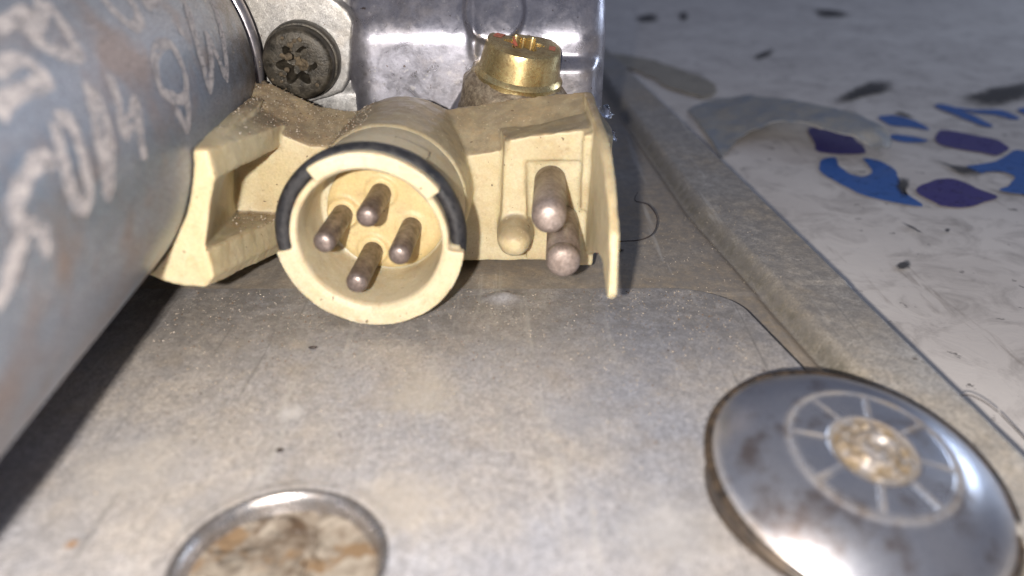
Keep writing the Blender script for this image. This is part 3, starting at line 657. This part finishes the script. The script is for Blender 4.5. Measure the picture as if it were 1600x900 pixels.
# main wall
topf = [(-38, 21.2), (-31, 19.6), (-26, 17.4), (-22, 17.2), (-9.5, 16.6), (-5, 16.2), (0, 17.0), (9.8, 19.6)]
topb = [(-38, 24.0), (-32, 23.6), (-26, 20.6), (-22, 20.0), (-9.5, 20.0), (-5, 20.8), (0, 21.6), (10.2, 22.7)]
botf = [(10.4, 3), (8, 1.2), (-6, 1.2), (-9, .8), (-20, .8), (-28, 1.5), (-32, 2.8), (-39, 2.8)]
pieces.append(loft([(x, 96.2, z) for x, z in topf+botf], [(x, 104.2, z) for x, z in topb+botf]))
AX = Vector((.05, 1, 0)).normalized(); BC = Vector((-15.8, 78.2, 11.95))
pieces.append(lathe([(12.0, 0), (12.0, 9.3), (12.4, 9.75), (26.2, 9.95), (26.2, 0)], tuple(BC), tuple(AX), 72))
# hood, post, peg, block and blade of the two pin shroud
pieces.append(loft([(-.6, 93.0, 16.4), (9.6, 92.0, 16.6), (9.9, 91.6, 21.0), (-.3, 92.4, 19.4)], [(-.6, 99, 17.0), (9.8, 99, 17.2), (10.2, 99, 21.0), (-.5, 99, 18.6)]))
pieces.append(loft([(-1.5, 92.4, 7), (2.0, 92.4, 7), (1.5, 92.8, 18.6), (-.9, 93.2, 19)], [(-1.8, 99, 7), (2.4, 99, 7), (2.2, 99, 19), (-1.4, 99, 19)]))
pieces.append(lathe([(0, 0), (.15, .9), (.7, 1.6), (1.6, 2.05), (3, 2.2), (5, 2.4), (12, 2.7), (12, 0)], (.2, 88.0, 6.9), (.05, 1, 0), 28))
pieces.append(loft([(6.6, 93.5, 1.6), (10.8, 93.5, 1.6), (10.8, 93.5, 11.5), (7.0, 93.5, 11)], [(7.0, 100, 1.2), (11.6, 100, 1.2), (11.6, 100, 10), (7.4, 100, 10)]))
pieces.append(loft([(1.9, 94.2, 2.2), (7.6, 94.2, 2.2), (8.6, 93.0, 18), (.6, 93.2, 18)], [(1.9, 99, 2.0), (7.8, 99, 2.0), (8.0, 99, 18), (.6, 99, 18)]))
bl = [(104.2, 22.5), (92, 22.2), (84.5, 22.0), (80.5, 21.2), (74.5, 18.6), (71.2, 15.8), (70.0, 12.5), (69.9, 9.6), (70.6, 8.7), (72.3, 9.2), (75, 10.6), (80, 9.6), (88, 6.2), (95, 2.6), (104.2, 1.4)]
pieces.append(loft([(9.6+(100-y)*.006, y, z) for y, z in bl], [(10.75, y, z) for y, z in bl]))
pieces.append(loft([(8.7, 92.2, 10), (9.9, 92.2, 10), (9.9, 90.6, 20.6), (8.6, 90.6, 20.4)], [(8.7, 99, 10), (9.9, 99, 10), (9.9, 99, 20.6), (8.6, 99, 20.4)]))
pieces.append(loft([(10.5, 97, 4), (13.6, 100.5, 4), (13.4, 100.5, 17), (10.5, 97, 20)], [(10.5, 104.2, 3), (13.9, 104.2, 3), (13.6, 104.2, 17.5), (10.5, 104.2, 21.4)]))
body = remesh('connector_body', pieces, 'cream', conn, .26, 5, .12)

# round four pin barrel
prof = [(9.2, 0), (9.2, 7.7), (8.6, 7.75), (2, 7.9), (.5, 8.0), (.1, 8.2), (0, 8.5), (.15, 8.8), (.4, 8.9), (.9, 8.9), (1.0, 8.85), (3.4, 8.85), (3.6, 9.3), (4.2, 9.35), (13, 9.45), (13, 0)]
pb = [lathe(prof, tuple(BC), tuple(AX), 96)]
def tabring(a0, a1, r0, r1, s0, s1, seg=40):
    u = Vector((1, 0, 0))-AX*AX.x; u.normalize(); w = Vector((0, 0, 1)); V, F = [], []
    for i in range(seg+1):
        a = radians(a0+(a1-a0)*i/seg); e = u*cos(a)+w*sin(a)
        for s, r in ((s0, r0), (s0, r1), (s1, r1), (s1, r0)): V.append(tuple(BC+AX*s+e*r))
    F = [(i*4+k, i*4+(k+1) % 4, (i+1)*4+(k+1) % 4, (i+1)*4+k) for i in range(seg) for k in range(4)]+[(0, 1, 2, 3), (seg*4, seg*4+1, seg*4+2, seg*4+3)]
    return V, F
pb.append(tabring(188, 354, 8.7, 10.6, -.15, 1.1))
pb.append(tabring(186, 356, 8.9, 10.0, .8, 4.0))
pb.append(tabring(36, 126, 8.4, 10.15, -.3, 1.0))
pb.append(tabring(52, 118, 8.9, 9.95, 4.2, 7.6))
barrel = lab(remesh('barrel', pb, 'barrel', conn, .2, 2, .05), 'round open cream barrel')
fl = [lathe([(8.65, 0), (8.65, 6.4), (9.0, 7.2), (9.4, 7.3), (9.4, 0)], tuple(BC+Vector((.2, 0, -.3))), tuple(AX), 48)]
PINS = [(-17.5, 77.2, 7.0), (-20.7, 77.6, 11.8), (-15.9, 78.4, 14.5), (-12.6, 77.8, 10.2)]
for p in PINS: fl.append(lathe([(7.3, 0), (7.3, 1.75), (7.6, 1.95), (8.4, 2.1), (8.4, 0)], (p[0]+.02, 79.2, p[2]), tuple(AX), 24))
bf = remesh('barrel_floor', fl, 'floor', conn, .22, 2, .04)
V, F = [], []
for i in range(97):
    a = radians(-12+(208)*i/96); e = Vector((1, 0, 0))*cos(a)+Vector((0, 0, 1))*sin(a)
    for k in range(10):
        b = 2*pi*k/10; V.append(tuple(BC+AX*(1.75+1.2*cos(b))+e*(9.7+1.0*sin(b))))
F = [(i*10+k, i*10+(k+1) % 10, (i+1)*10+(k+1) % 10, (i+1)*10+k) for i in range(96) for k in range(10)]+[tuple(range(10)), tuple(960+k for k in range(10))]
lab(link('sealing_ring', V, F, 'ring', conn), 'black rubber ring round the barrel')
def pin_mesh(r, ln): return [(0, .0), (.04, r*.45), (.18, r*.72), (.45, r*.92), (.8, r), (ln, r)]
p0 = lab(link('small_pin', *lathe(pin_mesh(1.25, 10.5), PINS[0], tuple(AX), 36), 'pin', org=PINS[0]), 'slim round pin with a bright tip'); put(p0, conn)
for p in PINS[1:]:
    c = p0.copy(); S.collection.objects.link(c); c.parent = conn; c.location = Vector(p)*MM-world_loc(conn)
    c.rotation_euler = (0, random.uniform(0, 3), 0) if False else (0, 0, random.uniform(-.01, .01))
link('large_pin', *lathe([(0, 0), (.05, .9), (.3, 1.45), (.75, 1.85), (1.4, 2.0), (16.5, 2.0)], (4.1, 80, 13.7), (.055, 1, 0.0), 48), 'bigpin', conn)
link('large_pin', *lathe([(0, 0), (.05, 1.0), (.25, 1.6), (.7, 1.92), (1.6, 2.02), (1.7, 1.9), (1.9, 2.02), (16.5, 2.0)], (5.85, 80, 8.3), (.055, 1, 0.0), 48), 'bigpin', conn)

# grime packed where wing, can and bracket meet; clear sealant beads at the right
gp = []
for i in range(26):
    x = -36.5+random.gauss(0, 1.0); y = 107.8+random.gauss(0, .8); z = 22.4+random.gauss(0, .5)-abs(x+36)*.1
    r = random.uniform(.35, .8); gp.append(lathe([(-r, 0), (-r*.5, r*.87), (r*.5, r*.87), (r, 0)], (x, y, z), (0, .3, 1), 8))
remesh('packed_grime', gp, 'grime', motor, .2, 1, .3)
for c_, r in (((13.2, 109.5, 18.4), 1.0), ((13.7, 104.6, 16.2), .8)):
    o = remesh('sealant_bead', [lathe([(-r, 0), (-.7*r, .7*r), (0, r), (.8*r, .6*r), (1.3*r, 0)], c_, (.4, -.2, 1), 16), lathe([(-r*.7, 0), (0, .6*r), (.8*r, 0)], (c_[0]+r*.7, c_[1], c_[2]-r*.6), (1, .1, .3), 12)], 'clear', motor, .15, 1, .35)

# ---------------------------------------------------------------- loose dirt
def grains(name, m, n_, place, lo, hi, label):
    V, F = [], []
    for _ in range(n_):
        x, y, z = place(); r = random.uniform(lo, hi)*random.choice((.6, .8, 1, 1, 1.4)); a = random.uniform(0, pi); f = random.uniform(.5, 1)
        k = len(V); ca, sa = cos(a), sin(a)
        for dx, dy, dz in ((1, 0, 0), (0, f, 0), (-1, 0, 0), (0, -f, 0), (.1, .1, .75), (0, 0, -.4)):
            V.append((x+(dx*ca-dy*sa)*r, y+(dx*sa+dy*ca)*r, z+dz*r))
        for q in range(4): F += [(k+q, k+(q+1) % 4, k+4), (k+(q+1) % 4, k+q, k+5)]
    return lab(link(name, V, F, m, smooth=False), label, 'dust', kind='stuff')
def on_cover():
    while 1:
        y = 89.5-abs(random.gauss(0, 14)); x = random.uniform(-42, 27)
        if y > 26 and sqrt((x-DC[0])**2+(y-DC[1])**2) > 8.6 and (x-29)**2+(y-50.5)**2 > 180: return x, y, cover_z(x, y)+.02
def on_flange():
    y = random.uniform(90, 118); x = random.uniform(-6, 36) if y < 97 else random.uniform(12, 36); return x, y, flange_z(x, y)+.02
grains('dust', 'grain', 1900, on_cover, .04, .105, 'pale dust grains scattered over the grey gearbox cover')
grains('dust', 'grain_dark', 900, on_cover, .04, .12, 'dark dirt specks scattered over the grey gearbox cover')
grains('dust', 'grain', 700, on_flange, .03, .09, 'pale grit lying on the brown flange beside the connector')
# grit on the top of the connector and wing, laid on its own surface
bv = [(body.matrix_world @ v.co, v.normal.copy()) for v in body.data.vertices]
off = world_loc(body)
tops = [((v.co+off)/MM, v.normal) for v in body.data.vertices if v.normal.z > .45 and (v.co.x+off.x)/MM < -18]
def on_body():
    while 1:
        p, q = random.choice(tops)
        if random.random() < sstep(78, 106, p.y): return p.x+random.uniform(-.1, .1), p.y+random.uniform(-.1, .1), p.z+.02
grains('dust', 'grain', 900, on_body, .05, .13, 'pale grit on the dusty top of the cream connector')
grains('dust', 'grain_dark', 500, on_body, .06, .16, 'brown grit packed on the dusty top of the cream connector')
for (x, y, z), a, b, lb in (((-22.6, 75.2, .1), .55, .22, 'small black flake on the grey cover below the cream wing'), ((-21.5, 57, .1), .35, .3, 'dark crumb on the grey cover beside the pale blotch'), ((15.6, 103.0, -.3), .8, .35, 'dark crumb at the foot of the connector shroud')):
    V, F = lathe([(-.12, 0), (-.08, .8), (.05, 1), (.14, .5), (.16, 0)], (0, 0, 0), (0, 0, 1), 14)
    V = [(x+v[0]*a*(1+.3*mn.noise(Vector(v)*2)), y+v[1]*b, z+v[2]) for v in V]
    lab(link('dirt_flake', V, F, 'hair'), lb, 'dirt flake', 'dirt flakes on the gearbox')
# a fibre caught right of the connector
hp = spline([(13.5, 104.6, .1), (16.2, 105.0, .25), (19.0, 105.2, .4), (21.2, 107, .8), (22.4, 111.5, 1.4), (21.8, 116.5, 1.6), (20.2, 119.5, 1.2), (21.0, 122.5, 1.5)], 6)
lab(link('hair_strand', *tube(hp, .09), 'hair'), 'thin curled dark fibre on the flange in the shadow of the connector', 'fibre')
hp = spline([(47.5, 68.2, -1.6), (48.6, 67.5, -1.2), (50.5, 66.0, -2.0), (52.8, 63.5, -4)], 6)
lab(link('hair_strand', *tube(hp, .07), 'hair'), 'short dark hair lying over the outer rim near the domed cap', 'fibre')
